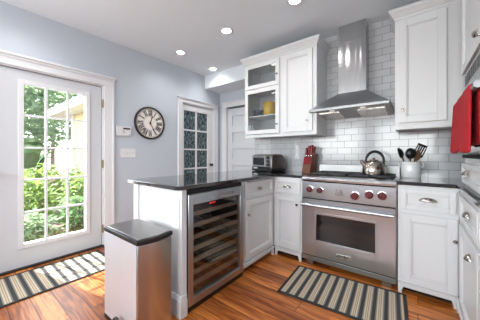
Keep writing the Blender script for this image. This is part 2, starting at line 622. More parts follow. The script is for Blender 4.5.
# door casings
def casing(name, y0, y1, z1, w, label):
    mb = MB()
    for a, b in ((y0 - w, y0), (y1, y1 + w)):
        mb.box(XL, XL + .020, a, b, 0, z1)
        mb.box(XL + .020, XL + .028, a if a < y0 else b - .02, a + .02 if a < y0 else b, 0, z1)
    mb.box(XL, XL + .020, y0 - w, y1 + w, z1, z1 + w * .72)
    mb.box(XL, XL + .030, y0 - w - .004, y1 + w + .004, z1 + w * .60, z1 + w * .80)
    mb.box(XL, XL + .044, y0 - w - .012, y1 + w + .012, z1 + w * .80, z1 + w)
    # jamb lining
    mb.box(XL - .16, XL, y0, y0 + .012, 0, z1)
    mb.box(XL - .16, XL, y1 - .012, y1, 0, z1)
    mb.box(XL - .16, XL, y0 + .012, y1 - .012, z1 - .012, z1)
    return struct(name, mb, 'trim', label, 'door casing', bevel=.002)


casing('trim_1', DY0, DY1, DZ, .115, 'white moulded casing around the garden door')
casing('trim_2', FY0, FY1, FZ, .088, 'white moulded casing around the dark-paned french door')

# garden door: slab with a framed 15-light window
d1 = thing('door_1', 'white exterior door with fifteen clear panes looking onto the garden', 'door', (XL - .03, (DY0 + DY1) / 2, 0), kind='structure')
a0, a1, xi, xo = DY0 + .020, DY1 - .020, XL - .020, XL - .064
GY0, GY1, GZ0, GZ1 = .438, .998, .230, 1.850
mb = MB()
mb.box(xo, xi, a0, GY0, .02, DZ - .021)
mb.box(xo, xi, GY1, a1, .02, DZ - .021)
mb.box(xo, xi, GY0, GY1, .02, GZ0)
mb.box(xo, xi, GY0, GY1, GZ1, DZ - .021)
mb.build('door_slab', 'door', d1, smooth=False)
mb = MB()
mb.box(XL - .085, XL - .0645, DY0 + .012, DY0 + .035, .018, DZ - .012)
mb.box(XL - .085, XL - .0645, DY1 - .035, DY1 - .012, .018, DZ - .012)
mb.box(XL - .085, XL - .0645, DY0 + .035, DY1 - .035, DZ - .035, DZ - .012)
mb.build('weather_strip', 'rubber', d1)  # dark stop added behind the slab to darken the gap around it
mb = MB()
for f0, f1 in ((xi, xi + .012), (xo - .012, xo)):
    mb.box(f0, f1, GY0 - .030, GY0 + .012, GZ0 - .030, GZ1 + .030)
    mb.box(f0, f1, GY1 - .012, GY1 + .030, GZ0 - .030, GZ1 + .030)
    mb.box(f0, f1, GY0 + .012, GY1 - .012, GZ0 - .030, GZ0 + .012)
    mb.box(f0, f1, GY0 + .012, GY1 - .012, GZ1 - .012, GZ1 + .030)
mb.build('window_frame', 'trim', d1, bevel=.003)
mb = MB()
for k in (1, 2):
    y = GY0 + (GY1 - GY0) * k / 3
    mb.box(xi - .012, xi + .008, y - .010, y + .010, GZ0, GZ1)
for k in range(1, 5):
    z = GZ0 + (GZ1 - GZ0) * k / 5
    mb.box(xi - .012, xi + .006, GY0, GY1, z - .010, z + .010)
mb.build('muntins', 'trim', d1, bevel=.003)
MB().box(XL - .045, XL - .039, GY0, GY1, GZ0, GZ1).build('glass_pane', 'glass', d1)
for z in (1.765, 1.02, .22):
    MB().box(XL - .004, XL + .006, DY1 - .022, DY1 - .004, z - .045, z + .045).tube([(XL + .006, DY1 - .013, z - .05), (XL + .006, DY1 - .013, z + .05)], .007).build('hinge', 'brass', d1)
k = MB()
k.lathe([(.030, 0), (.030, .006), (.010, .012), (.010, .04), (.026, .05), (.028, .065), (.015, .075), (0, .076)], (xi, a0 + .065, .95), 'X', 20)
k.build('door_knob', 'brass', d1)
struct('trim_threshold', MB().box(XL - .16, XL + .012, DY0, DY1, 0, .018), 'black', 'dark threshold strip under the garden door', 'threshold', bevel=.002)

# french door with patterned dark glass
d2 = thing('door_2', 'white french door with dark patterned glass panes and black knob', 'door', (XL - .03, (FY0 + FY1) / 2, 0), kind='structure')
b0, b1, xi, xo = FY0 + .016, FY1 - .016, XL - .012, XL - .052
G0, G1, H0, H1 = 2.412, 2.955, .24, 1.885
mb = MB()
mb.box(xo, xi, b0, G0, .012, FZ - .016)
mb.box(xo, xi, G1, b1, .012, FZ - .016)
mb.box(xo, xi, G0, G1, .012, H0)
mb.box(xo, xi, G0, G1, H1, FZ - .016)
mb.box(xo, xi, (G0 + G1) / 2 - .014, (G0 + G1) / 2 + .014, H0, H1)
for k in range(1, 5):
    z = H0 + (H1 - H0) * k / 5
    mb.box(xo, xi - .002, G0, G1, z - .013, z + .013)
mb.build('door_frame', 'trim', d2, bevel=.003)
MB().box(XL - .040, XL - .034, G0, G1, H0, H1).build('patterned_pane', 'paneglass', d2)
k = MB()
k.lathe([(.026, 0), (.026, .005), (.010, .010), (.010, .03), (.024, .038), (.026, .052), (.012, .062), (0, .063)], (xi, 3.026, .945), 'X', 20)
k.build('door_knob', 'black', d2)

# recessed panelled white door
d3 = thing('door_3', 'white panelled door in the recess left of the toaster oven', 'door', (-2.49, YR + .03, 0), kind='structure')
mb = MB()
mb.box(-2.88, -2.10, YR + .035, YR + .06, .01, 2.005)
nz = 6
for x0, x1 in ((-2.88, -2.76), (-2.22, -2.10)):
    mb.box(x0, x1, YR + .015, YR + .035, .01, 2.005)
ph = (2.005 - .01 - .14) / nz
for k in range(nz + 1):
    zc = .01 + .07 + ph * k
    mb.box(-2.76, -2.22, YR + .015, YR + .035, zc - .07 if k else .01, zc + .05 if k < nz else 2.005)
mb.build('door_slab', 'door', d3, bevel=.004)
mb = MB()
mb.box(-2.99, -2.895, YR - .02, YR, 0, 2.035)
mb.box(-2.085, -1.965, YR - .02, YR, 0, 2.035)
mb.box(-2.99, -1.965, YR - .02, YR, 2.035, 2.12)
mb.box(-2.999, -1.965, YR - .035, YR, 2.12, 2.14)
mb.box(-2.90, -2.888, YR, YR + .15, 0, 2.035)
mb.box(-2.092, -2.08, YR, YR + .15, 0, 2.035)
struct('trim_3', mb, 'trim', 'white casing around the panelled door in the recess', 'door casing', bevel=.002)
MB().box(-2.888, -2.092, YR + .10, YR + .149, 0, 2.035).build('closet_backing', 'dark', d3)  # dark sheet seen through the gap over the door


# ------------------------------------------------------------------ recessed ceiling lights
def downlight(x, y, label):
    t = thing('recessed_light', label, 'ceiling light', (x, y, ZC), group='recessed ceiling lights', world=False)
    MB().lathe([(.050, -.001), (.078, -.001), (.078, -.006), (.070, -.010), (.054, -.008), (.050, -.001)], n=32).build('trim_ring', 'trim', t)
    MB().lathe([(.0, -.001), (.049, -.001), (.049, -.005), (.0, -.006)], n=32).build('lens', 'lamp', t)
    ld = bpy.data.lights.new('lamp_light', 'SPOT')
    ld.energy = DOWNLIGHT
    ld.spot_size = math.radians(150)
    ld.spot_blend = .8
    ld.shadow_soft_size = .05
    ld.color = (1, .985, .97)
    lo = bpy.data.objects.new('lamp_light', ld)
    C.objects.link(lo)
    lo.parent = t
    lo.location = (0, 0, -.02)


for x, y, lab in ((-.90, 1.975, 'lit recessed light at the top edge of the picture, in front of the hood'),
                  (-1.745, 1.972, 'lit recessed light over the peninsula, second from the hood'),
                  (-2.62, 1.99, 'lit recessed light near the clock wall'),
                  (-2.69, 2.70, 'lit recessed light close to the dropped header, farthest back'),
                  (-.90, .40, 'recessed light out of view, over the middle aisle'),  # from here on unseen, added to light the room
                  (-1.745, .40, 'recessed light out of view, between aisle and garden door'),
                  (-2.62, .40, 'recessed light out of view, just inside the garden door'),
                  (-.90, -1.1, 'recessed light out of view, behind the viewer'),
                  (-2.2, -1.1, 'recessed light out of view, behind the viewer near the garden side')):
    downlight(x, y, lab)

# ------------------------------------------------------------------ base cabinets
XP, YN = -1.29, 2.30
SE, SS = Face('E', XP), Face('S', YN)
XC = -1.312
SC = Face('E', XC)
CT0, CT1 = .884, .914

# peninsula end: panel, corner post, back panel
t = thing('peninsula_end_panel', 'white panelled end of the peninsula with corner post behind the trash can', 'cabinet panel', (-1.6, 1.0, 0))
FE = Face('S', 1.0)
mb = MB()
mb.box(-1.956, -1.405, 1.0, 1.018, 0, CT0)
mb.build('end_panel', 'cab', t)
mb = MB()
mb.box(-1.956, -1.880, .986, 1.0, 0, CT0)
mb.build('trim_strip', 'cab', t, bevel=.003)
mb = MB()
mb.box(-1.405, -1.285, .985, 1.030, .145, CT0)
mb.box(-1.385, -1.305, .979, .985, .20, CT0 - .05)
pst = mb.build('corner_post', 'cab', t, bevel=.004)
mb = MB()
mb.box(-1.418, -1.275, .968, 1.030, 0, .125)
mb.prism([(.968, .125), (1.030, .125), (1.030, .150), (.980, .150)], 'X', -1.412, -1.280)
mb.build('post_plinth', 'cab', pst, bevel=.003)
mb = MB()
mb.box(-1.956, -1.935, 1.018, 2.868, 0, CT0)
mb.build('back_panel', 'cab', t)
MB().box(-1.935, -1.29, 1.018, 1.030, 0, CT0).build('liner', 'cab', t)

# drawer-over-door cabinet facing the aisle (east), right of the wine cooler
t = thing('base_cabinet', 'white base cabinet beside the wine cooler, drawer over door, facing the aisle', 'cabinet', (-1.6, 2.0, 0))
mb = MB().box(-1.93, XC, 1.695, 2.868, .09, CT0)
mb.build('carcass', 'cab', t, bevel=.002)
dr = shaker(SC, 1.740, 2.262, .712, .862, t, 'drawer', rail=.035)
cup_pull(SC, 1.985, .787, .012, dr, .095)
do = shaker(SC, 1.740, 2.262, .112, .688, t, 'door')
knob(SC, 1.772, .552, .019, do)
skirt(SC, 1.70, 2.275, t, feet=(False, True))

# drawer-over-door cabinet facing the room (south), left of range
t = thing('base_cabinet', 'narrow white base cabinet in the corner left of the range', 'cabinet', (-1.12, 2.6, 0))
MB().box(XC + .001, -.966, YN, 2.868, .09, CT0).build('carcass', 'cab', t, bevel=.002)
dr = shaker(SS, -1.286, -.985, .712, .862, t, 'drawer', rail=.035)
cup_pull(SS, -1.135, .787, .012, dr, .095)
do = shaker(SS, -1.286, -.985, .112, .688, t, 'door')
knob(SS, -1.012, .60, .019, do)
skirt(SS, XC + .03, -.968, t)

# right of range, facing south
t = thing('base_cabinet', 'white base cabinet right of the range with drawer and single door', 'cabinet', (.05, 2.6, 0))
MB().box(-.133, .237, YN, 2.868, .09, CT0).build('carcass', 'cab', t, bevel=.002)
dr = shaker(SS, -.112, .222, .694, .856, t, 'drawer', rail=.035)
cup_pull(SS, .061, .783, .012, dr, .115)
do = shaker(SS, -.104, .228, .096, .655, t, 'door')
knob(SS, .213, .50, .019, do)
skirt(SS, -.131, .232, t)

# right-hand run, facing the aisle (west)
SW = Face('W', .240)
t = thing('base_cabinet', 'white base cabinet under the microwave side counter at the right edge', 'cabinet', (.5, 1.9, 0))
MB().box(.240, XR - .002, 1.0, 2.868, .09, CT0).build('carcass', 'cab', t, bevel=.002)
for y0, y1 in ((1.55, 2.15), (1.02, 1.53)):
    dr = shaker(SW, y0, y1, .694, .856, t, 'drawer', rail=.035)
    cup_pull(SW, (y0 + y1) / 2, .785, .012, dr)
    do = shaker(SW, y0, y1, .096, .66, t, 'door')
    if y0 > 1.5:
        cup_pull(SW, y0 + .19, .575, .017, do, .07)
skirt(SW, 1.0, 2.262, t)

# ------------------------------------------------------------------ countertops
def rounded(pts):
    """[(x, y, radius)] -> outline with rounded corners"""
    out = []
    n = len(pts)
    for i, (x, y, r) in enumerate(pts):
        p = Vector((x, y))
        if r <= 0:
            out.append((x, y))
            continue
        a = (Vector(pts[i - 1][:2]) - p).normalized()
        b = (Vector(pts[(i + 1) % n][:2]) - p).normalized()
        for k in range(7):
            s = k / 6
            q = p + a * r * (1 - s) ** 2 + b * r * s ** 2
            out.append((q.x, q.y))
    return out


out = rounded([(-2.02, .960, .02), (-1.274, .950, .065), (-1.274, 2.278, .01), (-.966, 2.278, 0), (-.966, 2.868, 0), (-1.955, 2.868, 0), (-2.02, 2.868, 0)])
# the run stops at the end of the tiled wall
tag(MB().prism(out, 'Z', CT0 + .001, CT1).build('countertop', 'granite', bevel=.004),
    'polished black granite worktop of the peninsula, running round to the range', 'countertop')
out = rounded([(-.133, 2.278, 0), (.220, 2.278, .008), (.220, .98, 0), (XR - .002, .98, 0), (XR - .002, 2.868, 0), (-.133, 2.868, 0)])
tag(MB().prism(out, 'Z', CT0 + .001, CT1).build('countertop', 'granite', bevel=.004),
    'polished black granite worktop right of the range under the white crock', 'countertop')

# ------------------------------------------------------------------ wine cooler
t = thing('wine_cooler', 'built-in stainless wine cooler with wood-fronted racks in the peninsula', 'wine cooler', (-1.6, 1.36, 0))
mb = MB()
y0, y1 = 1.034, 1.690
mb.box(-1.90, XP - .02, y0, y0 + .02, .03, .874)
mb.box(-1.90, XP - .02, y1 - .02, y1, .03, .874)
mb.box(-1.90, XP - .02, y0, y1, .03, .05)
mb.box(-1.90, XP - .02, y0, y1, .845, .874)
mb.box(-1.90, -1.88, y0, y1, .03, .874)
mb.box(-1.40, XP - .004, y0, y1, 0, .034)
mb.build('cabinet_body', 'black', t)
mb = MB()
fw = .046
Y0, Y1, Z0, Z1 = y0 + .004, y1 - .012, .048, .845
SE.box(mb, Y0, Y0 + fw, -.018, .014, Z0, Z1)
SE.box(mb, Y1 - fw, Y1, -.018, .014, Z0, Z1)
SE.box(mb, Y0 + fw, Y1 - fw, -.018, .014, Z0, Z0 + .055)
SE.box(mb, Y0 + fw, Y1 - fw, -.018, .014, Z1 - .075, Z1)
dr = mb.build('door_frame', 'steel', t, bevel=.003)
mb = MB()
SE.box(mb, Y0 + fw - .004, Y1 - fw + .004, -.008, -.003, Z0 + .05, Z1 - .07)
mb.build('glass_pane', 'smoke', dr)
mb = MB()
SE.box(mb, Y0 + .20, Y0 + .24, .014, .017, Z1 - .045, Z1 - .035)
SE.box(mb, Y0 + .30, Y1 - .14, .014, .018, Z1 - .052, Z1 - .028)
mb.build('nameplate', 'chrome', dr)
mb = MB()
SE.box(mb, Y0 + .05, Y1 - .05, -.075, -.030, Z1 - .150, Z1 - .085)
cp = mb.build('control_panel', 'black', t)
mb = MB()
for k in range(3):
    SE.box(mb, 1.285 + k * .024, 1.300 + k * .024, -.030, -.027, Z1 - .106, Z1 - .096)
mb.build('display_digits', 'led', cp)
zs = [.690, .602, .514, .426, .338, .250, .162]
for z in zs:
    sh = MB()
    SE.box(sh, y0 + .036, y1 - .036, -.050, -.026, z - .016, z + .016)
    so = sh.build('rack_front', 'shelfwood', t, bevel=.003)
    sh = MB()
    for k in range(9):
        yy = y0 + .05 + k * .068
        sh.box(-1.86, XP - .05, yy, yy + .006, z - .012, z - .006)
    sh.box(-1.86, -1.854, y0 + .03, y1 - .03, z - .014, z - .006)
    sh.build('wire_rack', 'chrome', so)

# ------------------------------------------------------------------ range
RX0, RX1, RYF = -.960, -.140, 2.285
rc = (RX0 + RX1) / 2
t = thing('range', 'stainless steel gas range with five red knobs between the white cabinets', 'range', (rc, 2.55, 0))
FR = Face('S', RYF)
MB().box(RX0, RX1, RYF + .02, 2.86, .052, .885).build('body', 'steel', t)
# cooktop tray with bullnose
mb = MB()
mb.prism([(RYF - .010, .868), (RYF - .014, .885), (RYF - .004, .905), (RYF + .03, .915), (RYF + .09, .915), (RYF + .095, .905), (2.86, .905), (2.86, .868)], 'X', RX0 + .002, RX1 - .002)
mb.build('cooktop', 'steel', t)
MB().box(RX0 + .035, RX1 - .035, RYF + .11, 2.78, .905, .909).build('burner_pan', 'iron', t)
# burners and grates
for gx in (rc - .19, rc + .19):
    for gy in (2.47, 2.67):
        MB().lathe([(.0, .909), (.052, .909), (.052, .916), (.036, .918), (.036, .924), (0, .925)], (gx, gy, 0), 'Z', 20).build('burner', 'iron', t)
for gx in (rc - .19, rc + .19):
    mb = MB()
    x0, x1, yy0, yy1 = gx - .182, gx + .182, RYF + .125, 2.775
    for a, b, c, d in ((x0, x1, yy0, yy0 + .014), (x0, x1, yy1 - .014, yy1), (x0, x0 + .014, yy0, yy1), (x1 - .014, x1, yy0, yy1),
                       (x0, x1, (yy0 + yy1) / 2 - .006, (yy0 + yy1) / 2 + .006)):
        mb.box(a, b, c, d, .926, .942)
    for cy in (2.47, 2.67):
        mb.box(x0, gx - .03, cy - .005, cy + .005, .930, .942)
        mb.box(gx + .03, x1, cy - .005, cy + .005, .930, .942)
        mb.box(gx - .005, gx + .005, cy - .085, cy - .03, .930, .942)
        mb.box(gx - .005, gx + .005, cy + .03, cy + .085, .930, .942)
    for a in (x0, x1 - .014):
        for b in (yy0, yy1 - .014):
            mb.box(a, a + .014, b, b + .014, .909, .928)
    mb.build('grate', 'iron', t, bevel=.002)
# backguard
mb = MB()
mb.box(RX0 + .002, RX1 - .002, 2.80, 2.862, .885, 1.020)
mb.build('backguard', 'steel_s', t, bevel=.004)
# control panel
mb = MB()
mb.prism([(RYF + .03, .690), (RYF - .004, .690), (RYF - .004, .857), (RYF + .03, .857)], 'X', RX0 + .002, RX1 - .002)
cp = mb.build('control_panel', 'steel', t, bevel=.003)
FC = Face('S', RYF - .004)
mb = MB()
FC.box(mb, rc - .075, rc - .005, 0, .003, .742, .805)
mb.build('display_plate', 'steel_v', cp, bevel=.001)
for x, z, r in ((-.873, .781, .031), (-.770, .779, .029), (-.452, .757, .035), (-.338, .780, .034), (-.240, .781, .034)):
    kb = MB().lathe([(r * 1.12, 0), (r * 1.12, .004), (r * .92, .006)], FC.pt(x, 0, z), '-Y', 24).build('bezel', 'chrome', cp)
    mb = MB()
    mb.lathe([(r * .9, .004), (r, .010), (r * .94, .034), (r * .80, .040), (0, .041)], FC.pt(x, 0, z), '-Y', 20)
    FC.box(mb, x - .006, x + .006, .036, .047, z - r * .8, z + r * .8)
    mb.build('knob', 'red', cp, bevel=.002)
# oven door
mb = MB()
WX0, WX1, WZ0, WZ1 = -.806, -.292, .275, .535
for x0, x1, z0, z1 in ((RX0 + .004, WX0, .110, .680), (WX1, RX1 - .004, .110, .680), (WX0, WX1, .110, WZ0), (WX0, WX1, WZ1, .680)):
    FR.box(mb, x0, x1, -.02, .016, z0, z1)
od = mb.build('oven_door', 'steel', t, bevel=.002)
mb = MB()
FR.box(mb, WX0 - .004, WX1 + .004, .004, .009, WZ0 - .004, WZ1 + .004)
mb.build('oven_window', 'ovenglass', od)
mb = MB()
for x0, x1, z0, z1 in ((WX0 - .022, WX0, WZ0 - .022, WZ1 + .022), (WX1, WX1 + .022, WZ0 - .022, WZ1 + .022), (WX0, WX1, WZ0 - .022, WZ0), (WX0, WX1, WZ1, WZ1 + .022)):
    FR.box(mb, x0, x1, .014, .020, z0, z1)
mb.build('window_trim', 'steel', od, bevel=.003)
mb = MB()
hz = .630
mb.tube([FR.pt(RX0 + .015, .066, hz), FR.pt(RX1 - .015, .066, hz)], .0155, 16)
for x in (RX0 + .05, RX1 - .05):
    mb.tube([FR.pt(x, .014, hz), FR.pt(x, .062, hz)], .010, 12)
mb.build('handle', 'steel', od)
mb = MB()
FR.box(mb, rc - .064, rc + .064, .016, .020, .158, .190)
bd = mb.build('badge', 'chrome', od, bevel=.001)
text_mesh('WOLF', .031, 'black', 'lettering', bd, (rc, .0205, .174), FR)
mb = MB()
FR.box(mb, RX0 + .004, RX1 - .004, -.02, .006, .052, .096)
mb.build('kick_panel', 'steel', t, bevel=.002)
for z0, z1 in ((.0965, .111), (.679, .691), (.858, .868)):  # dark strips put in for the shade inside the seams
    mb = MB()
    FR.box(mb, RX0 + .006, RX1 - .006, -.025, -.004, z0, z1)
    mb.build('seam_gasket', 'dark', t)
for x in (RX0 + .03, RX1 - .11):
    for y in (RYF + .03, 2.76):
        MB().box(x, x + .075, y, y + .05, 0, .052).build('leg', 'steel_d', t, bevel=.004)

# ------------------------------------------------------------------ range hood
t = thing('range_hood', 'stainless chimney range hood on the tiled wall over the range', 'range hood', (-.58, 2.7, 1.56))
hx0, hx1, hy0, hy1 = -.955, -.198, 2.455, 2.868
cx0, cx1, cy0 = -.705, -.428, 2.69
mb = MB()
mb.rings([[(hx0, hy0, 1.628), (hx1, hy0, 1.628), (hx1, hy1, 1.628), (hx0, hy1, 1.628)],
          [(hx0 + .02, hy0 + .012, 1.640), (hx1 - .02, hy0 + .012, 1.640), (hx1 - .02, hy1, 1.640), (hx0 + .02, hy1, 1.640)],
          [(cx0 - .006, cy0 - .006, 1.815), (cx1 + .006, cy0 - .006, 1.815), (cx1 + .006, hy1, 1.815), (cx0 - .006, hy1, 1.815)]])
mb.build('canopy', 'steel', t, bevel=.003)
mb = MB()
mb.box(hx0, hx1, hy0, hy0 + .010, 1.604, 1.628)
for a in (hx0, hx1 - .010):
    mb.prism([(hy0, 1.604), (hy1, 1.550), (hy1, 1.628), (hy0, 1.628)], 'X', a, a + .010)
mb.build('lip', 'steel_s', t, bevel=.002)


def under(v, dz):
    y = hy0 + .010 + (hy1 - hy0 - .010) * v
    return (y, 1.604 - .048 * v + dz)


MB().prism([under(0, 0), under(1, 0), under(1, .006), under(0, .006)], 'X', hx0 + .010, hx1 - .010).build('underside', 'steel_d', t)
for a, b in ((hx0 + .05, -.66), (-.49, hx1 - .05)):
    mb = MB()
    mb.prism([under(.22, -.007), under(.95, -.007), under(.95, .001), under(.22, .001)], 'X', a, b)
    n = 12
    for k in range(n):
        x = a + (b - a) * (k + .5) / n
        mb.prism([under(.24, -.010), under(.93, -.010), under(.93, -.006), under(.24, -.006)], 'X', x - .005, x + .005)
    mb.build('grease_filter', 'chrome', t)
for x in (-.72, -.43):
    MB().lathe([(0, 1.593), (.026, 1.593), (.026, 1.600), (0, 1.600)], (x, hy0 + .055, 0), 'Z', 20).build('hood_lamp', 'hoodlens', t)
mb = MB()
mb.box(cx0 + .004, cx1 - .004, cy0 + .004, hy1, 2.365, ZC - .001)
mb.box(cx0, cx1, cy0, hy1, 1.812, 2.365)
mb.build('chimney', 'steel_v', t, bevel=.002)
for k in range(3):
    MB().lathe([(.007, 0), (.007, .006), (0, .007)], (-.40 + k * .035, hy0, 1.616), '-Y', 12).build('control_button', 'steel_d', t)
for x in (-.72, -.43):
    ld = bpy.data.lights.new('hood_lamp_light', 'SPOT')
    ld.energy = .6
    ld.spot_size = math.radians(120)
    ld.spot_blend = .7
    ld.shadow_soft_size = .03
    ld.color = (1, .95, .88)
    lo = bpy.data.objects.new('hood_lamp_light', ld)
    C.objects.link(lo)
    lo.parent = t
    lo.location = (x + .58, hy0 + .055 - 2.7, 1.58 - 1.56)

# ------------------------------------------------------------------ upper cabinets
YU = 2.515
SU = Face('S', YU)
UZ0, UZ1 = 1.372, 2.352
ux0, udiv, ux1 = -1.885, -1.335, -.888
# glass-door cabinet
t = thing('glass_door_cabinet', 'white wall cabinet with two glazed doors holding the yellow pitcher', 'cabinet', (-1.6, 2.7, UZ0))
mb = MB()
mb.box(ux0, ux0 + .018, YU, 2.868, UZ0, UZ1)
mb.box(udiv - .018, udiv, YU, 2.868, UZ0, UZ1)
mb.box(ux0 + .018, udiv - .018, YU, 2.868, UZ0, UZ0 + .03)
mb.box(ux0 + .018, udiv - .018, YU, 2.868, UZ1 - .03, UZ1)
mb.box(ux0 + .018, udiv - .018, YU, 2.868, 2.00, 2.02)
mb.box(ux0, ux0 + .03, YU - .0005, YU + .02, UZ0, UZ1)
mb.build('carcass', 'cab', t, bevel=.002)
MB().box(ux0 + .018, udiv - .018, 2.855, 2.868, UZ0 + .03, UZ1 - .03).build('back_panel', 'cab_in', t)
MB().box(ux0 + .018, udiv - .018, YU + .03, 2.855, 1.640, 1.658).build('shelf', 'cab', t, bevel=.002)
do = shaker(SU, ux0 + .012, udiv - .012, 2.010, 2.335, t, 'door', rail=.052, glazed=True)
knob(SU, udiv - .036, 2.135, .019, do, .011)
do = shaker(SU, ux0 + .012, udiv - .012, 1.405, 2.000, t, 'door', rail=.052, glazed=True)
knob(SU, udiv - .036, 1.515, .019, do, .011)
crown(t, ux0, udiv, YU, 2.868, UZ1, True, False)
mb = MB()
mb.box(ux0, udiv, YU - .008, YU + .02, UZ0 - .012, UZ0)
mb.build('light_rail', 'cab', t, bevel=.002)
# solid-door cabinet
t = thing('wall_cabinet', 'white wall cabinet with one solid door left of the hood', 'cabinet', (-1.1, 2.7, UZ0))
MB().box(udiv + .001, ux1, YU, 2.868, UZ0, UZ1).build('carcass', 'cab', t, bevel=.002)
do = shaker(SU, udiv + .035, ux1 - .042, 1.405, 2.335, t, 'door')
knob(SU, ux1 - .098, 1.522, .019, do, .012)
crown(t, udiv + .001, ux1, YU, 2.868, UZ1, False, True)
mb = MB()
mb.box(udiv + .001, ux1, YU - .008, YU + .02, UZ0 - .012, UZ0)
mb.box(ux1 - .018, ux1, YU + .02, 2.868, UZ0 - .012, UZ0)
mb.build('light_rail', 'cab', t, bevel=.002)
# right of hood
t = thing('wall_cabinet', 'white wall cabinet right of the hood above the utensil crock', 'cabinet', (.06, 2.7, UZ0))
MB().box(-.166, .300, YU, 2.868, UZ0, UZ1).build('carcass', 'cab', t, bevel=.002)
do = shaker(SU, -.136, .186, 1.418, 2.333, t, 'door')
knob(SU, -.109, 1.530, .019, do, .012)
crown(t, -.166, .300, YU, 2.868, UZ1, True, False)
mb = MB()
mb.box(-.166, .300, YU - .008, YU + .02, UZ0 - .012, UZ0)
mb.box(-.166, -.148, YU + .02, 2.868, UZ0 - .012, UZ0)
mb.build('light_rail', 'cab', t, bevel=.002)

# ------------------------------------------------------------------ microwave hutch on the right counter
FW = Face('W', .265)
HY0, HY1 = 1.36, 2.285
t = thing('microwave_cabinet', 'tall white cabinet on the right counter housing the microwave', 'cabinet', (.55, 1.8, CT1))
mb = MB()
X1 = XR - .003
mb.box(.265, X1, HY0, HY1, CT1 + .001, 1.108)
mb.box(.265, X1, HY0, HY1, 1.70, 2.46)
mb.box(.265, X1, HY0, HY0 + .03, 1.108, 1.70)
mb.box(.265, X1, HY1 - .03, HY1, 1.108, 1.70)
mb.box(X1 - .02, X1, HY0 + .03, HY1 - .03, 1.108, 1.70)
mb.build('carcass', 'cab', t, bevel=.002)
dr = shaker(FW, HY0 + .03, HY1 - .02, .936, 1.072, t, 'drawer', rail=.03)
cup_pull(FW, 2.09, 1.012, .012, dr, .09)
do = shaker(FW, HY0 + .02, 1.520, 1.703, 2.44, t, 'door', bead=False)
do = shaker(FW, 1.530, HY1 - .006, 1.703, 2.44, t, 'door', bead=False)
mb = MB()
mb.lathe([(.011, 0), (.007, .008), (.006, .020), (.010, .026)], FW.pt(1.600, .019, 1.705+.016), FW.axis, 14)
mb.tube([FW.pt(1.600, .045, 1.722), FW.pt(1.575, .050, 1.725), FW.pt(1.535, .046, 1.722)], [.012, .010, .007], 10)
mb.build('knob', 'chrome', do)
MB().box(.252, X1, HY0 - .005, HY1 + .004, 1.109, 1.133).build('shelf_edge', 'dark', t, bevel=.002)

t = thing('microwave', 'stainless built-in microwave with vent grille behind the red towel', 'microwave', (.5, 1.82, 1.134))
my0, my1 = HY0 + .032, HY1 - .032
MB().box(.268, .80, my0, my1, 1.134, 1.696).build('body', 'steel_d', t)
mb = MB()
FW.box(mb, my0, my1, -.003, .008, 1.585, 1.69)
gr = mb.build('vent_panel', 'steel', t, bevel=.002)
mb = MB()
for k in range(12):
    y = my0 + .04 + k * (my1 - my0 - .08) / 12
    FW.box(mb, y, y + .045, .007, .010, 1.600, 1.668)
mb.build('vent_slots', 'black', gr)
mb = MB()
FW.box(mb, my0, my1, -.003, .012, 1.140, 1.575)
dd = mb.build('door', 'steel', t, bevel=.003)
mb = MB()
FW.box(mb, my0 + .04, my1 - .02, .012, .014, 1.15, 1.56)
mb.build('door_window', 'ovenglass', dd)
mb = MB()
hbz, hbd = 1.437, .060
mb.tube([FW.pt(my0 + .005, hbd, hbz), FW.pt(my1 - .13, hbd, hbz)], .017, 14)
for y in (my0 + .06, my1 - .17):
    mb.tube([FW.pt(y, .010, hbz), FW.pt(y, hbd, hbz)], .009, 10)
mb.build('handle', 'steel_s', dd)

# red towel hung over the microwave handle: front and rear drapes with folds
def towel():
    mb = MB()
    n, seg = 22, 26
    ya, yb = 1.46, 2.045
    rows = []
    for j in range(seg + 1):
        s = j / seg
        row = []
        for i in range(n + 1):
            u = i / n
            y = yb - (yb - ya) * u
            fold = .012 * math.sin(u * 17 + .4) + .006 * math.sin(u * 37)
            # profile over the bar: front drape down, over, back drape
            if s < .60:
                k = s / .60
                z = hbz + .019 - (1 - k) * (.312 + .006 * math.sin(u * 9))
                d = hbd + .024 + fold * (.45 - k * .3) + .010 * (1 - k)
            elif s < .70:
                a = (s - .60) / .10 * PI
                z = hbz + .019 + .006 * math.sin(a)
                d = hbd + .024 * math.cos(a)
            else:
                k = (s - .70) / .30
                z = hbz + .019 - k * .28
                d = hbd - .024 + fold * k * .15
            pin = 1 - .05 * (1 - abs(s - .65) / .65)
            y = (ya + yb) / 2 + (y - (ya + yb) / 2) * pin
            row.append(FW.pt(y, d, z))
        rows.append(row)
    mb.rings(rows, cap=False, close=False)
    return mb


tag(towel().build('dish_towel', 'redcloth', solid=.014, subsurf=1), 'red quilted towel hanging from the microwave handle', 'towel')

# ------------------------------------------------------------------ things on the counters
# toaster oven
t = thing('toaster_oven', 'black and silver toaster oven in the counter corner left of the outlet', 'toaster oven', (-1.60, 2.66, CT1), math.radians(-16), world=False)
w, d, hh = .185, .118, .225
mb = MB()
prof = [(-d, .045), (-d, .185), (-d + .014, .208), (-d + .045, .222), (d - .085, .222), (d - .045, .208), (d - .014, .175), (d, .125), (d, .045)]
mb.prism(prof, 'X', -w, w)
mb.build('shell', 'steel_d', t, bevel=.006)
for sx in (-1, 1):
    mb = MB()
    mb.prism([(a * 1.02, b + (.003 if b > .1 else -.004)) for a, b in prof], 'X', sx * w, sx * (w + .012))
    mb.build('side_panel', 'steel_d', t, bevel=.004)
FT = Face('S', -d)
mb = MB()
FT.box(mb, -w + .008, .080, 0, .012, .062, .205)
td = mb.build('oven_door', 'steel', t, bevel=.004)
mb = MB()
FT.box(mb, -w + .026, .064, .012, .014, .082, .178)
mb.build('door_window', 'ovenglass', td)
mb = MB()
mb.tube([FT.pt(-w + .03, .034, .192), FT.pt(.062, .034, .192)], .008, 10)
